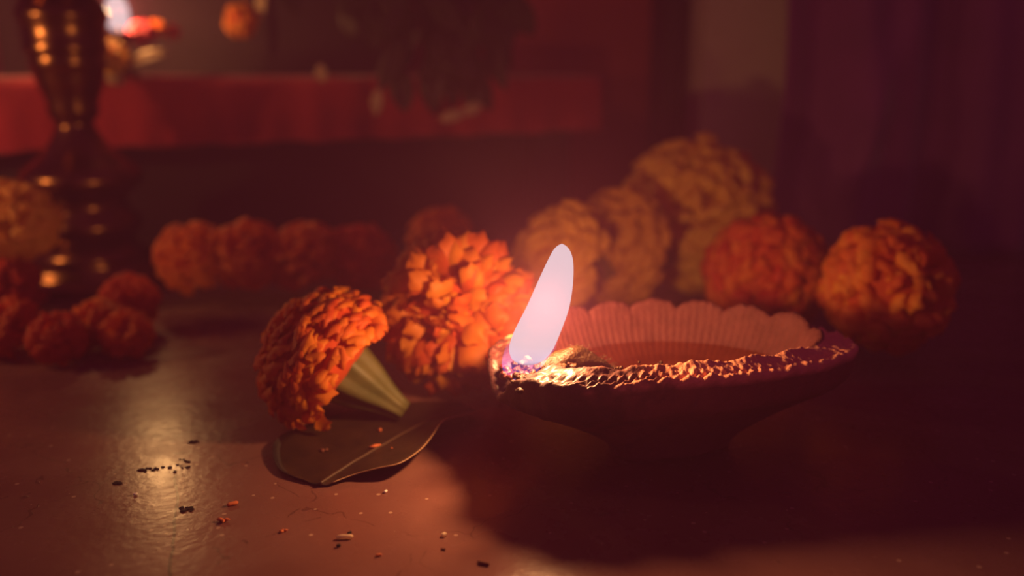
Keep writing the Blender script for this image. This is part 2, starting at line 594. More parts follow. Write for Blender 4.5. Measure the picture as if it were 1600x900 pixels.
# wick
random.seed(4)
wp = spline([(0.15, 20.35, 2.2), (0.5, 20.45, 2.15), (1.0, 20.7, 2.3), (1.5, 20.95, 2.4), (2.05, 21.2, 2.22), (2.6, 21.4, 1.9), (3.3, 21.7, 1.6)], 40)
wp = [Vector((p.x * LS, p.y * LS, p.z * LZ)) for p in wp]
wr = [interp([(0, .12), (.15, .16), (.35, .24), (.5, .28), (.62, .22), (.8, .14), (1, .1)], i / 39) for i in range(40)]
wv, wf = tube(wp, wr, 28)
wv2 = []
for j, v in enumerate(wv):
    i, s = divmod(j, 28)
    c = wp[i]
    tw = 1 + 0.10 * math.sin(3 * 2 * math.pi * s / 28 + i * 0.55) + 0.08 * noise.noise(Vector(v) * 6)
    wv2.append(c + (Vector(v) - c) * tw)
wick = obj('wick', wv2, wf, M['cotton'], diya)
fib = []
for q in range(70):
    i = random.randint(9, 34)
    a = random.uniform(0, 2 * math.pi)
    n = Vector((random.uniform(-.5, 1), random.uniform(-1, .6), random.uniform(0.1, 1))).normalized()
    s = wp[i] + n * wr[i] * 0.9
    t = Vector((random.uniform(-.3, 1), random.uniform(-.5, .5), random.uniform(-.3, .5))) * random.uniform(.1, .34)
    fib.append(tube([s, s + n * .07 + t * .4, s + n * .09 + t, s + n * .02 + t * 1.4], [.006, .0055, .005, .003], 4))
fv, ff = merge(*fib)
tag(obj('wick_fibre', fv, ff, M['cotton'], wick), kind='stuff')
cp = spline([(0.05, 20.3, 2.1), (0.18, 20.4, 2.28), (0.32, 20.48, 2.42), (0.45, 20.54, 2.5)], 14)
cp = [Vector((p.x * LS, p.y * LS, p.z * LZ)) for p in cp]
cv, cf = tube(cp, [.16 - .007 * i + .02 * math.sin(i * 2) for i in range(14)], 14)
cv = [Vector(v) + Vector((noise.noise(Vector(v) * 7), noise.noise(Vector(v) * 7 + Vector((9, 0, 0))), noise.noise(Vector(v) * 7 + Vector((0, 9, 0))))) * .06 for v in cv]
tag(obj('wick_tip', cv, cf, M['char'], wick), 'charred black wick tip')


def lump(c, r, seed, sub=(12, 8), squash=1.0):
    n, k = sub
    V = []
    for j in range(k + 1):
        th = math.pi * j / k
        for i in range(n):
            a = 2 * math.pi * i / n
            d = Vector((math.sin(th) * math.cos(a), math.sin(th) * math.sin(a), math.cos(th)))
            rr = r * (1 + 0.45 * noise.noise(d * 1.7 + Vector((seed * 3.1, seed, 0))))
            V.append(Vector(c) + Vector((d.x, d.y, d.z * squash)) * rr)
    return V, grid_faces(n, k + 1, True)


# crusted drippings over the lip of the spout
def rim_pt(px, py):
    return P(px, py, 2.70)


random.seed(11)
gold, redc = [], []
for q in range(80):
    t = random.random()
    px = 812 + t * 110 + random.gauss(0, 8)
    py = 590 - 20 * math.sin(t * 2.6) + t * 12 + random.gauss(0, 9)
    gold.append(lump(rim_pt(px, py) - Vector((0, 0, .06)), random.uniform(.04, .11), q, squash=.7))
for q in range(26):
    gold.append(lump(rim_pt(1005 + random.gauss(0, 34), 578 + random.gauss(0, 8)) + Vector((0, 0, .02)), random.uniform(.02, .045), q + 99))
for q in range(26):
    redc.append(lump(P(random.uniform(782, 832), random.uniform(560, 592), 2.5), random.uniform(.07, .15), q + 200))
gv, gf = merge(*gold)
tag(obj('golden_crust', gv, gf, M['crust'], diya), 'shiny golden crust of dried oil on the rim', kind='stuff')
M['redcrust'] = mat('red_crust', (0.11, 0.015, 0.016), 0.4, var=(0.07, 0.010, 0.010), vscale=500, bump=.5, bscale=1400, coat=0.5)
gv, gf = merge(*redc)
tag(obj('red_crust', gv, gf, M['redcrust'], diya), 'lumpy red crust hanging at the spout mouth', kind='stuff')


# flames ---------------------------------------------------------------
def flame_vf(spine, radii, n=40, seg=28):
    sp = spline(spine, n)
    rr = [interp(radii, i / (n - 1)) for i in range(n)]
    # smooth the radii
    for _ in range(4):
        rr = [rr[0]] + [(rr[i - 1] + 2 * rr[i] + rr[i + 1]) / 4 for i in range(1, n - 1)] + [rr[-1]]
    V = []
    for c, r in zip(sp, rr):
        for s in range(seg):
            a = 2 * math.pi * s / seg
            V.append(c + Vector((math.cos(a), math.sin(a), 0)) * r)
    F = grid_faces(seg, n, True)
    F.append(tuple(range(seg))[::-1])
    F.append(tuple(range((n - 1) * seg, n * seg)))
    return V, F


FY = 19.5
CORE = (0.68, 0.485, 0.55)
sp = [Q(x, y, FY) for x, y in ((824, 568), (828, 550), (838, 522), (856, 480), (868, 440), (876, 405), (878, 381))]
px = 1 / 70.5
rad = [(0, 9 * px), (.05, 22 * px), (.12, 31 * px), (.22, 37 * px), (.35, 38 * px), (.5, 34.5 * px), (.65, 29 * px), (.8, 21.5 * px), (.9, 15 * px), (.96, 9 * px), (1, 1.0 * px)]
M['flame'] = flame_mat('flame_glow', [(0, (0.22, 0.12, 0.10)), (0.06, CORE), (1.0, CORE)], 2.7)
vf = flame_vf(sp, rad)
tag(obj('flame', vf[0], vf[1], M['flame'], diya), 'tall white flame leaning to its tip', None)
spb = [Q(x, y, FY) for x, y in ((810, 592), (813, 578), (822, 556), (836, 530), (850, 500))]
radb = [(0, 9 * px), (.15, 23 * px), (.4, 35.5 * px), (.65, 41 * px), (.85, 37 * px), (1, 26 * px)]
M['blueflame'] = flame_mat('flame_base_glow', [(0, (0.05, 0.045, 0.30)), (.3, (0.045, 0.04, 0.20)), (.55, (0.02, 0.015, 0.06)), (.7, (0.0, 0.0, 0.0))], 1.35, 1.0)
vf = flame_vf(spb, radb)
tag(obj('flame_base', vf[0], vf[1], M['blueflame'], diya), 'thin blue gas at the foot of the flame', None)
lc = Q(852, 474, FY)
lamp('flame_light', lc, MAIN_W, FLAME_COL, 0.34)

# ------------------------------------------------------------------ marigolds
def petal_mesh(seed, nu=6, nv=7, wide=0.42, curl=1.15, ruffle=0.07):
    rnd = random.Random(seed)
    ph, tw = rnd.uniform(0, 6.3), rnd.uniform(-.25, .25)
    cup = rnd.uniform(.2, .5)
    V = []
    for j in range(nv):
        s = j / (nv - 1)
        # spine bends outwards near the tip
        ang = curl * max(0.0, (s - .35) / .65) ** 1.5
        if j == 0:
            y = z = 0.0
        else:
            y += math.sin(ang) / (nv - 1)
            z += math.cos(ang) / (nv - 1)
        wd = wide * (0.22 + 0.78 * min(1, s / .72) ** 1.1)
        if s > .62: wd *= max(.38, math.sqrt(max(0.0, 1 - ((s - .62) / .42) ** 2)))
        for i in range(nu):
            x = (i / (nu - 1) - .5) * 2
            tip = (0.035 * math.cos(x * 4.6 + ph) - .10 * x * x) * max(0, (s - .6) / .4)
            rf = ruffle * s * s * math.sin(3.2 * x + ph) - cup * wd * x * x * s
            a2 = ang
            V.append((wd * x + tw * s * s * .3, y - rf * math.cos(a2) * 1.0 + math.sin(a2) * tip, z + rf * math.sin(a2) + math.cos(a2) * tip))
    return V, grid_faces(nu, nv)


PET = {}
for kind, args in (('ball', dict(wide=.46, curl=2.1, ruffle=.05)), ('open', dict(wide=.36, curl=1.25, ruffle=.07)), ('frill', dict(wide=.46, curl=1.95, ruffle=.08))):
    PET[kind] = [petal_mesh(i + len(kind) * 7, **args) for i in range(5)]
PME = {}


def petal_data(kind, i, m):
    key = (kind, i, m.name)
    if key not in PME:
        v, f = PET[kind][i]
        me = make_mesh('petal', v, f)
        me.materials.append(m)
        PME[key] = me
    return PME[key]


def frame(axis):
    a = Vector(axis).normalized()
    x = a.orthogonal().normalized()
    return a, x, a.cross(x)


def marigold(name, c, axis, R, m, label, group, n=180, flat=0.85, amax=105, size=0.62, kind='ball', core=None, single=True, seed=1, calyx=True, calyx_len=1.0, cat='flower', loose=1.0, core_r=.66):
    rnd = random.Random(seed)
    c = Vector(c)
    a, x, y = frame(axis)
    root = empty(name, c, label, cat, group)
    # inside
    rc = R * core_r
    V = []
    for j in range(13):
        th = math.pi * j / 12
        for i in range(20):
            p = 2 * math.pi * i / 20
            V.append(c + a * (rc * flat * math.cos(th) * (1 if th < 1.6 else .4)) + (x * math.cos(p) + y * math.sin(p)) * rc * math.sin(th))
    obj('flower_core', V, grid_faces(20, 13, True), core or M['core'], root)
    big = []
    cosm = math.cos(math.radians(amax))
    for i in range(n):
        ct = 1 - (i + .5) / n * (1 - cosm)
        th = math.acos(ct) + rnd.gauss(0, .05)
        p = i * 2.399963 + rnd.gauss(0, .12)
        rad_ = x * math.cos(p) + y * math.sin(p)
        d = (a * math.cos(th) * flat + rad_ * math.sin(th))
        rr = d.length * R * rnd.uniform(1 - .10 * loose, 1 + .06 * loose)
        d = (d.normalized() + Vector((rnd.gauss(0, .12), rnd.gauss(0, .12), rnd.gauss(0, .12))) * loose).normalized()
        out = (rad_ * math.cos(th) - a * math.sin(th))
        tw = rnd.gauss(0, .45) if th > .5 else rnd.uniform(-3, 3)
        yy = (out - d * out.dot(d)).normalized()
        xx = yy.cross(d)
        yy2 = yy * math.cos(tw) + xx * math.sin(tw)
        xx2 = yy2.cross(d)
        ln = R * size * rnd.uniform(.85, 1.12) * (1.0 if th > .5 else .85)
        b = c + d * (rr - ln * .80)
        wd = ln * rnd.uniform(.85, 1.2)
        v = rnd.randrange(5)
        mt = Matrix.Identity(4)
        for r in range(3):
            mt[r][0], mt[r][1], mt[r][2] = xx2[r] * wd, yy2[r] * ln, d[r] * ln
        if single:
            o = bpy.data.objects.new('petal', petal_data(kind, v, m))
            sc.collection.objects.link(o)
            o.parent = root
            mt.translation = (b - c) * S
            o.matrix_basis = mt
        else:
            mt.translation = b
            pv, pf = PET[kind][v]
            big.append(([mt @ Vector(q) for q in pv], pf))
    if not single:
        V, F = merge(*big)
        tag(obj('petals', V, F, m, root), kind='stuff')
    if calyx:
        V = []
        tab = [(-.25, .62), (0, .72), (.3, .66), (.6, .52), (.85, .36), (1.05, .26), (1.2, .22)]
        for j in range(14):
            s = -.25 + 1.45 * j / 13
            for i in range(40):
                p = 2 * math.pi * i / 40
                r = interp(tab, s) * R * .62 * (1 + .07 * math.cos(8 * p))
                q = c - a * (s * R * .95 * calyx_len) + (x * math.cos(p) + y * math.sin(p)) * r
                V.append(q)
        F = grid_faces(40, 14, True) + [tuple(range(13 * 40, 14 * 40))]
        obj('calyx', V, F, M['calyx'], root)
    return root


GR = 'loose marigold heads round the clay lamp'
marigold('marigold', (-4.9, 22.65, 1.72), (-.72, .06, .5), 2.12, M['orange'], 'bright orange ball-shaped marigold tipped over its green calyx on a dark leaf', GR,
         n=295, size=.38, kind='ball', seed=3, flat=.95, amax=100, loose=.5, core_r=.84, calyx_len=1.0)
marigold('marigold', (-1.65, 24.6, 2.55), (-.32, -.84, .25), 2.3, M['orange_dim'], 'orange open marigold just behind the flame, its frilly face turned to the viewer', GR,
         n=285, size=.52, kind='open', seed=8, flat=.70, amax=112, calyx=False, loose=1.25, core_r=.62)
marigold('marigold', Q(870, 402, 31) + Vector((0, 0, 0)), (-.65, -.35, .25), 2.25, M['amber'], 'amber marigold disc rising directly behind the flame tip', GR, n=190, single=False, seed=12, flat=.6, core=M['ycore'], size=.45)
marigold('marigold', Q(962, 385, 33.5), (-.6, -.35, .2), 2.5, M['amber'], 'amber marigold disc wedged between the big yellow marigold and the one behind the flame', GR, n=200, single=False, seed=13, flat=.6, core=M['ycore'], size=.42)
marigold('marigold', Q(1088, 335, 37), (-.1, -.8, .5), 3.45, M['yellow'], 'big dull yellow marigold, tallest of the heap behind the clay lamp', GR, n=330, single=False, seed=14, flat=.85, core=M['ycore'], size=.38)
marigold('marigold', Q(1195, 428, 31), (-.4, -.7, .4), 2.35, M['redor'], 'red-orange marigold touching the foot of the big yellow marigold', GR, n=240, seed=15, flat=.85, size=.42, kind='frill', loose=.7, core_r=.78)
marigold('marigold', Q(1388, 447, 27.3), (.12, -.8, .42), 2.2, M['orange_lift'], 'red-orange marigold at the open end of the heap, in front of the violet curtain', GR, n=230, seed=16, flat=.85, size=.46, kind='frill', amax=115, loose=.9, core_r=.74)
GL = 'marigolds strung along the dark gap under the altar'
for i, (x, y, Y, r, lab) in enumerate(((300, 400, 34.5, 1.62, 'orange marigold next to the brass lamp, first of the strung row under the altar'),
                                       (388, 398, 34.8, 1.62, 'orange marigold, second in the strung row counting from the brass lamp'),
                                       (474, 398, 35.2, 1.62, 'orange marigold, third in the strung row counting from the brass lamp'),
                                       (562, 402, 35.8, 1.62, 'dim orange marigold, fourth in the strung row, above the tipped marigold'),
                                       (690, 372, 38.5, 1.6, 'dim red-orange marigold peeping over the open marigold near the flame'))):
    c = Q(x, y, Y)
    c.z = max(c.z, r * .9)
    marigold('marigold', c, (.3 * math.sin(i * 2.1), -.6, .7), r, M['redor'] if i > 2 else M['orange_lift'], lab, GL, n=120, single=False, seed=30 + i, size=.5, calyx=False)
GF = 'marigolds heaped before the brass lamp'
marigold('marigold', Q(-8, 452, 33.5), (.1, -.7, .6), 1.9, M['crimson'], 'crimson flower lying under the yellow marigold beside the brass lamp', GF, n=130, single=False, seed=41, size=.5, calyx=False)
marigold('marigold', Q(22, 345, 33.5), (.3, -.6, .6), 1.75, M['yellow'], 'golden yellow marigold leaning against the foot of the brass lamp', GF, n=130, single=False, seed=42, size=.5, core=M['ycore'], calyx=False)
for i, (x, y, Y, r, k, lab) in enumerate(((205, 468, 31, 1.1, 'frill', 'small dark red-orange marigold closest to the strung row'),
                                          (150, 505, 29.3, 1.0, 'frill', 'small dark red-orange marigold in the middle of the little heap by the brass lamp'),
                                          (200, 530, 28.4, .9, 'open', 'ragged small red-orange marigold on the side of the floor glare'),
                                          (92, 535, 27.6, 1.0, 'frill', 'small red-orange marigold lying on the floor nearest the viewer in the little heap'),
                                          (15, 520, 28.4, 1.15, 'frill', 'small red-orange marigold cut by the edge of the picture'))):
    c = Q(x, y, Y)
    c.z = max(c.z, r * .85)
    marigold('marigold', c, (.5 * math.cos(i * 2.4), -.4, .6), r, M['redor'], lab, GF, n=90, single=False, seed=50 + i, size=.62, kind=k, calyx=False)

# ------------------------------------------------------------------ the dark leaf
rows = [  # back edge, midrib, front edge along the leaf (pixels of the photograph, height)
    ((478, 753, .05), (500, 756, .10), (520, 757, .06)),
    ((440, 738, .08), (522, 741, .10), (552, 745, .12)),
    ((427, 712, .12), (548, 725, .10), (590, 735, .28)),
    ((432, 690, .14), (575, 709, .10), (625, 727, .36)),
    ((462, 672, .12), (605, 692, .10), (655, 707, .40)),
    ((520, 652, .10), (637, 674, .12), (675, 684, .48)),
    ((590, 638, .10), (668, 658, .14), (692, 661, .55)),
    ((660, 630, .14), (700, 645, .20), (722, 652, .42)),
    ((720, 632, .22), (735, 637, .24), (752, 645, .26)),
]
cols = [spline([P(*r[k]) for r in rows], 41) for k in range(3)]
leaf = empty('leaf', (-4, 21, 0), 'flat dark green leaf with a pale rolled edge lying under the tipped marigold', 'leaf')
V = []
NV = 17
for i in range(41):
    b_, m_, f_ = cols[0][i], cols[1][i], cols[2][i]
    for j in range(NV):
        t = j / (NV - 1) * 2 - 1
        q = m_.lerp(b_, -t) if t < 0 else m_.lerp(f_, t)
        q = q.copy()
        q.z += -.05 * math.sin(math.pi * min(1, abs(t))) + .05 * (abs(t) ** .5) + .02 * noise.noise(q * 1.6)
        q.z = max(q.z, .03)
        V.append(q)
nb = len(V)
F = grid_faces(NV, 41)
V2 = [v - Vector((0, 0, .025)) for v in V]
F2 = [tuple(k + nb for k in f[::-1]) for f in F]
edge = [j for j in range(NV)] + [i * NV + NV - 1 for i in range(1, 41)] + [40 * NV + j for j in range(NV - 2, -1, -1)] + [i * NV for i in range(39, 0, -1)]
F3 = [(edge[i], edge[i] + nb, edge[(i + 1) % len(edge)] + nb, edge[(i + 1) % len(edge)]) for i in range(len(edge))]
obj('blade', V + V2, F + F2 + F3, M['leaf'], leaf)
mid = [V[i * NV + NV // 2] + Vector((0, 0, .012)) for i in range(41)]
vf = tube(mid, [.045 - .0003 * i for i in range(41)], 8)
obj('midrib', vf[0], vf[1], M['vein'], leaf)
ed = [V[i * NV + NV - 1].copy() for i in range(41)]
vf = tube(ed, [.016] * 41, 8)
tag(obj('leaf_edge', vf[0], vf[1], M['edge'], leaf), 'pale rolled leaf edge')


def bit(name, px, py, z, vf_fn, m, label, cat, group=None):
    c = P(px, py, z)
    v, f = vf_fn(c)
    return tag(obj(name, v, f, m), label, cat, group)


# crumbs lying on the leaf
bit('petal_crumb', 586, 697, .17, lambda c: tube([c + Vector((-.13, -.06, 0)), c, c + Vector((.14, .07, .01))], [.02, .05, .015], 8), M['crumb'], 'tiny orange petal shred lying on the midrib of the dark leaf', 'crumb', 'crumbs on the leaf')
bit('pollen_crumb', 504, 703, .12, lambda c: merge(lump(c, .06, 3, squash=.5), lump(c + Vector((.09, .02, 0)), .05, 4, squash=.5), lump(c + Vector((.02, -.07, 0)), .04, 5, squash=.5)), M['rust'], 'greyish crumb clot on the broad end of the dark leaf', 'crumb', 'crumbs on the leaf')
bit('pollen_crumb', 594, 672, .14, lambda c: lump(c, .045, 6), M['crumb'], 'round orange speck on the leaf below the green calyx', 'crumb', 'crumbs on the leaf')
bit('pollen_crumb', 612, 700, .25, lambda c: lump(c, .022, 7), M['crumb'], 'smallest orange speck on the near half of the leaf', 'crumb', 'crumbs on the leaf')

# ------------------------------------------------------------------ crumbs on the floor
def grain_vf(L, r, ang, seed):
    def fn(c):
        d = Vector((math.cos(ang), math.sin(ang), 0))
        v, f = tube([c + d * (L * (t - .5)) + Vector((0, 0, r * .9)) for t in (0, .12, .35, .6, .85, 1)], [r * .3, r * .8, r, r * .85, r * .9, r * .35], 10)
        return [Vector(q) + Vector((noise.noise(Vector(q) * 9 + Vector((seed, 0, 0))), noise.noise(Vector(q) * 9 + Vector((0, seed, 0))), 0)) * r * .5 for q in v], f
    return fn


def star_vf(r, seed):
    def fn(c):
        rr = random.Random(seed)
        parts = []
        for k in range(4):
            a = rr.uniform(0, 6.3)
            d = Vector((math.cos(a), math.sin(a), rr.uniform(0, .25)))
            parts.append(tube([c + Vector((0, 0, r * .25)), c + Vector((0, 0, r * .3)) + d * r * .6, c + Vector((0, 0, r * .25)) + d * r * 1.1], [r * .3, r * .28, r * .08], 7))
        return merge(*parts)
    return fn


GC = 'crumbs strewn on the floor'
bit('rice_grain', 539, 842, 0, grain_vf(.34, .055, .15, 1), M['grain'], 'cream grain, largest crumb on the lit floor in front of the leaf', 'grain', GC)
bit('rice_grain', 694, 838, 0, grain_vf(.13, .045, .9, 2), M['grain'], 'short cream grain beside the shadow of the clay lamp', 'grain', GC)
bit('white_flake', 602, 770, 0, grain_vf(.10, .035, 1.2, 3), M['white'], 'bright white flake just in front of the leaf', 'flake', GC)
bit('white_flake', 212, 774, 0, grain_vf(.08, .035, .4, 4), M['white'], 'pale flake beside the streak of floor glare', 'flake', GC)
bit('petal_crumb', 363, 790, 0, grain_vf(.26, .05, .5, 5), M['crumb'], 'long orange petal shred on the floor between the glare and the leaf', 'crumb', GC)
bit('petal_crumb', 349, 815, 0, star_vf(.13, 6), M['crumb'], 'star-shaped orange petal scrap on the floor between glare and leaf', 'crumb', GC)
bit('petal_crumb', 443, 831, 0, star_vf(.085, 7), M['crumb'], 'small orange scrap on the floor between the star-shaped scrap and the largest grain', 'crumb', GC)
bit('petal_crumb', 592, 869, 0, grain_vf(.12, .03, .3, 8), M['crumb'], 'thin orange scrap on the floor close to the lower picture edge', 'crumb', GC)
bit('dark_crumb', 755, 882, 0, grain_vf(.26, .04, -.45, 9), M['rust'], 'brown twig crumb in the lit strip in front of the lamp shadow', 'crumb', GC)
bit('dark_crumb', 694, 858, 0, star_vf(.07, 10), M['rust'], 'dark brown crumb just below the short cream grain', 'crumb', GC)
bit('dark_crumb', 529, 855, 0, grain_vf(.10, .04, .8, 11), M['soot'], 'black crumb against the near side of the largest grain', 'crumb', GC)
bit('dark_crumb', 546, 834, 0, grain_vf(.10, .03, 1.0, 12), M['soot'], 'black crumb against the far side of the largest grain', 'crumb', GC)


def soot_vf(seed, w_, d_):
    def fn(c):
        rr = random.Random(seed)
        return merge(*[lump(c + Vector((rr.gauss(0, w_), rr.gauss(0, d_), .015)), rr.uniform(.02, .065), seed + k, (8, 6), .3) for k in range(14)])
    return fn


bit('soot_clot', 225, 735, 0, soot_vf(21, .14, .07), M['soot'], 'black soot clot at the edge of the floor glare', 'soot', GC)
bit('soot_clot', 275, 728, 0, soot_vf(22, .2, .14), M['soot'], 'black soot smear across the floor glare', 'soot', GC)
bit('soot_clot', 183, 755, 0, soot_vf(23, .04, .04), M['soot'], 'small soot spot on the floor, outermost from the glare', 'soot', GC)
bit('soot_clot', 292, 796, 0, soot_vf(24, .07, .06), M['soot'], 'faint soot spot low on the floor glare', 'soot', GC)
bit('soot_clot', 302, 692, 0, soot_vf(25, .05, .05), M['soot'], 'faint soot spot high on the floor glare', 'soot', GC)

# ------------------------------------------------------------------ brass lamp stand
BY = 39.5
bc = Q(97, 20, BY)
cxb = bc.x
stand = empty('brass_lamp_stand', (cxb, BY, 0), 'tall turned brass lamp stand with a waisted stem beside the altar', 'lamp stand')
pc = BY / math.cos(PITCH) / FPX


def zb(py): return Q(97, py, BY).z


prof = [(4.0, 0.0), (4.05, .25), (3.8, .45), (3.2, .7), (3.3, .9), (2.9, 1.1)]
lat = [(430, 90), (400, 76), (385, 72), (372, 66), (360, 76), (350, 80), (340, 78), (330, 66), (310, 60), (296, 76), (285, 86), (275, 88), (266, 84), (252, 66), (235, 48), (215, 35), (200, 28), (190, 26), (182, 33), (172, 36), (160, 35),
       (140, 42), (120, 48), (106, 50), (100, 54), (92, 52), (84, 54), (76, 58), (66, 55), (40, 57), (28, 62), (20, 63), (10, 58), (0, 54)]
for y, hw in lat:
    prof.append((hw * pc, zb(y)))
prof = [p for p in prof if p[1] >= 0]
prof = sorted(prof, key=lambda p: p[1])
ztop = prof[-1][1]
vf = lathe((cxb, BY, 0), [p for p in prof if p[1] <= zb(372)], 56)
obj('foot', vf[0], vf[1], M['brass'], stand)
vf = lathe((cxb, BY, 0), [p for p in prof if zb(372) <= p[1]] + [(1.2, ztop + .5)], 56)
obj('stem', vf[0], vf[1], M['brass'], stand)
vf = lathe((cxb, BY, ztop + .5), [(1.2, 0), (2.2, .25), (3.4, .7), (3.9, 1.2), (3.7, 1.25), (3.0, .9), (0.2, .6)], 56)
obj('oil_cup', vf[0], vf[1], M['brass'], stand)

# ------------------------------------------------------------------ altar
AL, AR = Vector((-34, 40.5, 0)), Vector((4.5, 49.5, 0))
ad_ = (AR - AL).normalized()
an = Vector((ad_.y, -ad_.x, 0))            # towards the viewer
TOPZ = 8.9


def alt(u, v, z): return AL + ad_ * u - an * v + Vector((0, 0, z))


LA = (AR - AL).length
altar = empty('low_altar_table', alt(LA / 2, 6, 0), 'low dark wooden altar table under a red cloth behind the brass stand', 'table')


def slab(u0, u1, v0, v1, z0, z1):
    V = [alt(u, v, z) for z in (z0, z1) for u, v in ((u0, v0), (u1, v0), (u1, v1), (u0, v1))]
    return V, [(3, 2, 1, 0), (4, 5, 6, 7), (0, 1, 5, 4), (1, 2, 6, 5), (2, 3, 7, 6), (3, 0, 4, 7)]


vf = slab(0.2, LA - .2, .5, 10.5, TOPZ - 1.2, TOPZ - .12)
obj('table_top', vf[0], vf[1], M['wood'], altar, smooth=False)
for u, v in ((1, 1), (LA - 3, 1), (1, 8), (LA - 3, 8)):
    vf = slab(u, u + 2, v, v + 2, 0, TOPZ - 1.2)
    obj('leg', vf[0], vf[1], M['wood'], altar, smooth=False)
vf = slab(1, LA - 1, 4, 4.6, 0, TOPZ - 1.3)
obj('apron_board', vf[0], vf[1], M['wood'], altar, smooth=False)
# cloth over top and front
V = []
NU = 140
crow = [(10, TOPZ), (5, TOPZ), (1.0, TOPZ), (.2, TOPZ - .02), (-.1, TOPZ - .2), (-.2, TOPZ - .6), (-.2, TOPZ - 1.3), (-.22, TOPZ - 2.1), (-.22, 5.6)]
for r, (v, z) in enumerate(crow):
    for i in range(NU):
        u = i / (NU - 1) * (LA + .6) - .3
        dr = max(0, (TOPZ - z) / 3.3)
        vv = v - dr * (.22 * math.sin(u * 1.3) + .15 * math.sin(u * 3.1 + 1) + .1)
        zz = z
        if r == len(crow) - 1:
            zz = 5.35 + .75 * i / (NU - 1) + .06 * math.sin(u * 1.7)
        zz += .05 * noise.noise(Vector((u * .8, v, 1)))
        V.append(alt(u, vv, zz))
nb = len(V)
F = grid_faces(NU, len(crow))
V2 = [q + (an * .06 if False else Vector((0, 0, .03))) for q in V]
cl = obj('altar_cloth', V + V2, F + [tuple(k + nb for k in f[::-1]) for f in F], M['red_cloth'])
tag(cl, 'plain red cloth draped over the front of the low altar', 'cloth')
hem = V[(len(crow) - 1) * NU:]
vf = tube([q + an * .03 for q in hem], [.09] * NU, 6)
obj('hem', vf[0], vf[1], M['red_cloth'], cl)

# dark wooden shrine back on the altar
sb = empty('shrine_panel', alt(20, 8, TOPZ), 'dark carved wooden panel standing on the altar behind the flame', 'panel')
vf = slab(8, 29, 8.6, 9.4, TOPZ + .05, TOPZ + 22)
obj('board', vf[0], vf[1], M['wood'], sb, smooth=False)
for u in (8, 14.6, 21.3, 28):
    vf = slab(u, u + 1, 8.1, 8.6, TOPZ + .05, TOPZ + 22)
    obj('stile', vf[0], vf[1], M['wood'], sb, smooth=False)
vf = slab(9, 28, 8.15, 8.55, TOPZ + .1, TOPZ + 1.2)
obj('rail', vf[0], vf[1], M['wood'], sb, smooth=False)

# small lamp with the second flame
LY = 44.6
lb = Q(183, 20, LY)
lx = lb.x
fz0 = Q(183, 50, LY).z
al = empty('small_brass_lamp', (lx, LY, TOPZ + .05), 'small brass lamp with an upright flame on the edge of the red altar', 'oil lamp', 'burning oil lamps')
hh = fz0 - TOPZ - .1
vf = lathe((lx, LY, TOPZ + .05), [(.75, 0), (.8, .12), (.5, .3), (.22, .5), (.2, hh * .6), (.4, hh * .75), (.85, hh * .92), (.95, hh), (.85, hh), (.5, hh * .85), (.05, hh * .8)], 32)
obj('stand', vf[0], vf[1], M['brass'], al)
vf = tube([(lx + .1, LY, fz0 - .35), (lx + .05, LY, fz0 - .05), (lx, LY, fz0 + .2)], [.12, .1, .05], 10)
obj('wick', vf[0], vf[1], M['char'], al)
spl = [Q(x, y, LY) for x, y in ((185, 50), (185, 40), (183, 20), (181, 0), (180, -14))]
pl = LY / math.cos(PITCH) / FPX
vf = flame_vf(spl, [(0, 5 * pl), (.12, 11 * pl), (.35, 16.5 * pl), (.6, 16 * pl), (.85, 9 * pl), (1, 1 * pl)])
M['flame2'] = flame_mat('small_flame_glow', [(0, (0.18, 0.10, 0.16)), (0.12, CORE), (1, CORE)], 1.9)
tag(obj('flame', vf[0], vf[1], M['flame2'], al), 'small white flame')
lamp('altar_flame_light', Q(183, 15, LY), ALTAR_W, FLAME_COL, 0.40)
lamp('side_flame_light', (-28, 28, 9.5), SIDE_W, FLAME_COL, 0.5)

# offerings on the altar
GA = 'flowers offered on the altar'
def on_altar(px, py, Y, r): return Q(px, py, Y)
marigold('marigold', Q(172, 88, 43.2), (.2, -.7, .5), .95, M['yellow'], 'yellow marigold hanging just under the small altar flame', GA, n=80, single=False, seed=61, size=.55, core=M['ycore'], calyx=False)
marigold('rose', Q(222, 52, 45), (.1, -.5, .8), .78, M['crimson'], 'crimson rose lit by the small altar flame', GA, n=60, single=False, seed=62, size=.75, calyx=False, core=mat('rose_core', (.4, .01, .02), .8))
marigold('marigold', Q(246, 45, 46), (.2, -.5, .8), .55, M['orange'], 'small orange marigold beyond the crimson rose', GA, n=60, single=False, seed=63, size=.6, calyx=False)
marigold('rose', Q(268, 50, 46.5), (.2, -.5, .8), .5, M['crimson'], 'tiny dark rose beyond the small orange marigold', GA, n=50, single=False, seed=65, size=.6, calyx=False)
marigold('marigold', Q(378, 32, 47.5), (-.3, -.7, .5), 1.05, M['orange'], 'orange marigold alone on the altar in front of the dark panel', GA, n=90, single=False, seed=64, size=.6, calyx=False)


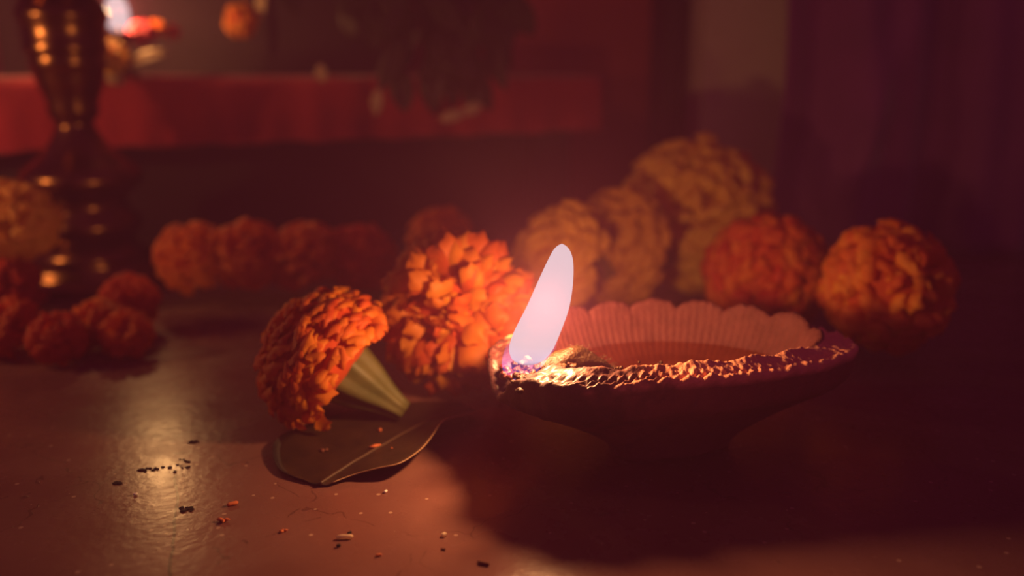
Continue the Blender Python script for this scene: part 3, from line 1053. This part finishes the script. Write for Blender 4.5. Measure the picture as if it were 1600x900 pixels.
def leaf_vf(base, d, up, L, W, bend=.25, n=9, k=5, th=.03):
    d = Vector(d).normalized()
    up = Vector(up)
    up = (up - d * up.dot(d)).normalized()
    s = d.cross(up)
    V = []
    for j in range(n):
        t = j / (n - 1)
        wd = W * math.sin(math.pi * (t * .93 + .035)) ** .8
        c = Vector(base) + d * (L * t) + up * (bend * L * (t - t * t))
        for i in range(k):
            x = i / (k - 1) * 2 - 1
            V.append(c + s * (x * wd) + up * (.18 * wd * x * x))
    nb = len(V)
    F = grid_faces(k, n)
    V2 = [v - up * th for v in V]
    F2 = [tuple(q + nb for q in f[::-1]) for f in F]
    edge = list(range(k)) + [i * k + k - 1 for i in range(1, n)] + [(n - 1) * k + j for j in range(k - 2, -1, -1)] + [i * k for i in range(n - 2, 0, -1)]
    F3 = [(edge[i], edge[i] + nb, edge[(i + 1) % len(edge)] + nb, edge[(i + 1) % len(edge)]) for i in range(len(edge))]
    return V + V2, F + F2 + F3


c = Q(228, 92, 43.4)
vf = leaf_vf(c + Vector((-.9, 0, -.25)), (1, .1, .28), (0, -.8, .6), 2.0, .38, .2)
tag(obj('pale_petal', vf[0], vf[1], M['pale']), 'long pale petal lying below the crimson rose', 'petal', 'pale petals on the altar')
c = Q(181, 122, 43.0)
vf = leaf_vf(c + Vector((-.35, 0, .3)), (.6, -.1, -.5), (0, -.9, .4), .9, .36, .2)
tag(obj('pale_petal', vf[0], vf[1], M['pale']), 'short pale petal fallen at the foot of the small brass lamp', 'petal', 'pale petals on the altar')
c = Q(412, 12, 47.3)
vf = leaf_vf(c + Vector((-.2, 0, -.6)), (.15, 0, 1), (0, -1, .1), 1.7, .28, .2)
tag(obj('pale_petal', vf[0], vf[1], M['pale']), 'upright pale petal beside the lone orange marigold', 'petal', 'pale petals on the altar')

# bunch of dried leaves hanging over the front edge
random.seed(77)
bh = Q(690, 60, 46.5)
bun = empty('dried_leaf_bunch', bh, 'dark bunch of dried leaves hanging over the front edge of the red altar', 'leaf bunch')
for k in range(46):
    px_, py_ = random.uniform(600, 800), random.uniform(-40, 105)
    if px_ > 740: py_ = min(py_, 60)
    Yb = 44.6 + (px_ - 600) / 200 * 2.2 - random.uniform(0.2, 1.2)
    b0 = Q(px_, py_, Yb)
    vf = leaf_vf(b0, (random.gauss(0, .45), random.gauss(-.1, .2), -1), (random.gauss(0, .4), -1, .2), random.uniform(1.6, 2.8), random.uniform(.4, .7), random.uniform(-.3, .3))
    obj('leaf', vf[0], vf[1], M['dleaf'], bun)
for k in range(14):
    px_, py_ = random.uniform(440, 620), random.uniform(-45, 15)
    b0 = Q(px_, py_, 45.2)
    vf = leaf_vf(b0, (random.gauss(0, .6), -.1, -1), (random.gauss(0, .4), -1, .2), random.uniform(1.4, 2.2), random.uniform(.4, .6), .2)
    obj('leaf', vf[0], vf[1], M['dleaf'], bun)
stem = spline([Q(460, -20, 45.3), Q(560, -15, 45.2), Q(640, 0, 45.2), Q(720, 10, 45.8), Q(800, -10, 46.5)], 20)
vf = tube(stem, [.15] * 20, 8)
obj('twig', vf[0], vf[1], M['wood'], bun)
for px_, py_, L, dd in ((592, 138, 1.25, (-.15, 0, -1)), (500, 100, .8, (.1, 0, -1)), (688, 187, 1.3, (1, .2, .25)), (722, 178, 1.1, (.8, .2, .35))):
    vf = leaf_vf(Q(px_, py_, 42.2 + (px_ - 500) / 100), dd, (0, -1, .3), L, .3, .25)
    o = obj('pale_leaf', vf[0], vf[1], M['pale'], bun)
    tag(o, 'pale curled leaf tip')

# ------------------------------------------------------------------ violet curtain
cu0 = Q(1236, 100, 45).x
V = []
NU, NZ = 150, 40
for j in range(NZ):
    z = 34 * j / (NZ - 1)
    for i in range(NU):
        u = i / (NU - 1)
        x = cu0 + u * 32
        fold = .9 * math.sin(x * .95 + .3 * math.sin(z * .16)) + .45 * math.sin(x * 2.1 + z * .06) + .5 * noise.noise(Vector((x * .25, z * .07, 3)))
        y = 45 + fold + (1.2 * (1 - u * 3) ** 2 if u < .33 else 0)
        # a diagonal drag fold and the puddled lower corner
        y -= .9 * math.exp(-((x - cu0 - 1.6 - z * .32) / .9) ** 2) * math.exp(-((z - 6) / 4.5) ** 2)
        y -= 1.0 * math.exp(-((x - cu0 - 2.2) / 1.0) ** 2) * math.exp(-((z - 3.2) / 1.8) ** 2)
        xx = x + .35 * math.sin(z * .22) * (1 - u) - .25 * math.exp(-(z / 6) ** 2) * (1 - u)
        V.append((xx, y, z + .05))
nb = len(V)
F = grid_faces(NU, NZ)
V2 = [(a, b + .08, c) for a, b, c in V]
F2 = [tuple(q + nb for q in f[::-1]) for f in F]
edge = list(range(NU)) + [i * NU + NU - 1 for i in range(1, NZ)] + [(NZ - 1) * NU + j for j in range(NU - 2, -1, -1)] + [i * NU for i in range(NZ - 2, 0, -1)]
F3 = [(edge[i], edge[i] + nb, edge[(i + 1) % len(edge)] + nb, edge[(i + 1) % len(edge)]) for i in range(len(edge))]
cu = obj('curtain', V + V2, F + F2 + F3, M['curtain'])
tag(cu, 'dark violet cloth curtain hanging in soft folds beside the beige pillar', 'curtain')
vf = tube([(a - .02, b + .03, c) for a, b, c in [V[i * NU] for i in range(NZ)]], [.14] * NZ, 8)
obj('curtain_hem', vf[0], vf[1], M['curtain'], cu)

# ------------------------------------------------------------------ thin haze added for flame glow and lifted darks
m = bpy.data.materials.new('glow_haze')
m.use_nodes = True
nt = m.node_tree
nt.nodes.remove(nt.nodes['Principled BSDF'])
vs = nt.nodes.new('ShaderNodeVolumeScatter')
vs.inputs['Color'].default_value = (1.0, 0.34, 0.78, 1)
vs.inputs['Density'].default_value = HAZE
vs.inputs['Anisotropy'].default_value = 0.0
nt.links.new(vs.outputs[0], nt.nodes['Material Output'].inputs['Volume'])
vf = box_vf((-80, -25, 0.001), (80, 61.95, 55))
tag(obj('added_haze', vf[0], vf[1], m, smooth=False), 'thin haze added through the whole room for flame glow', 'haze', kind='stuff')
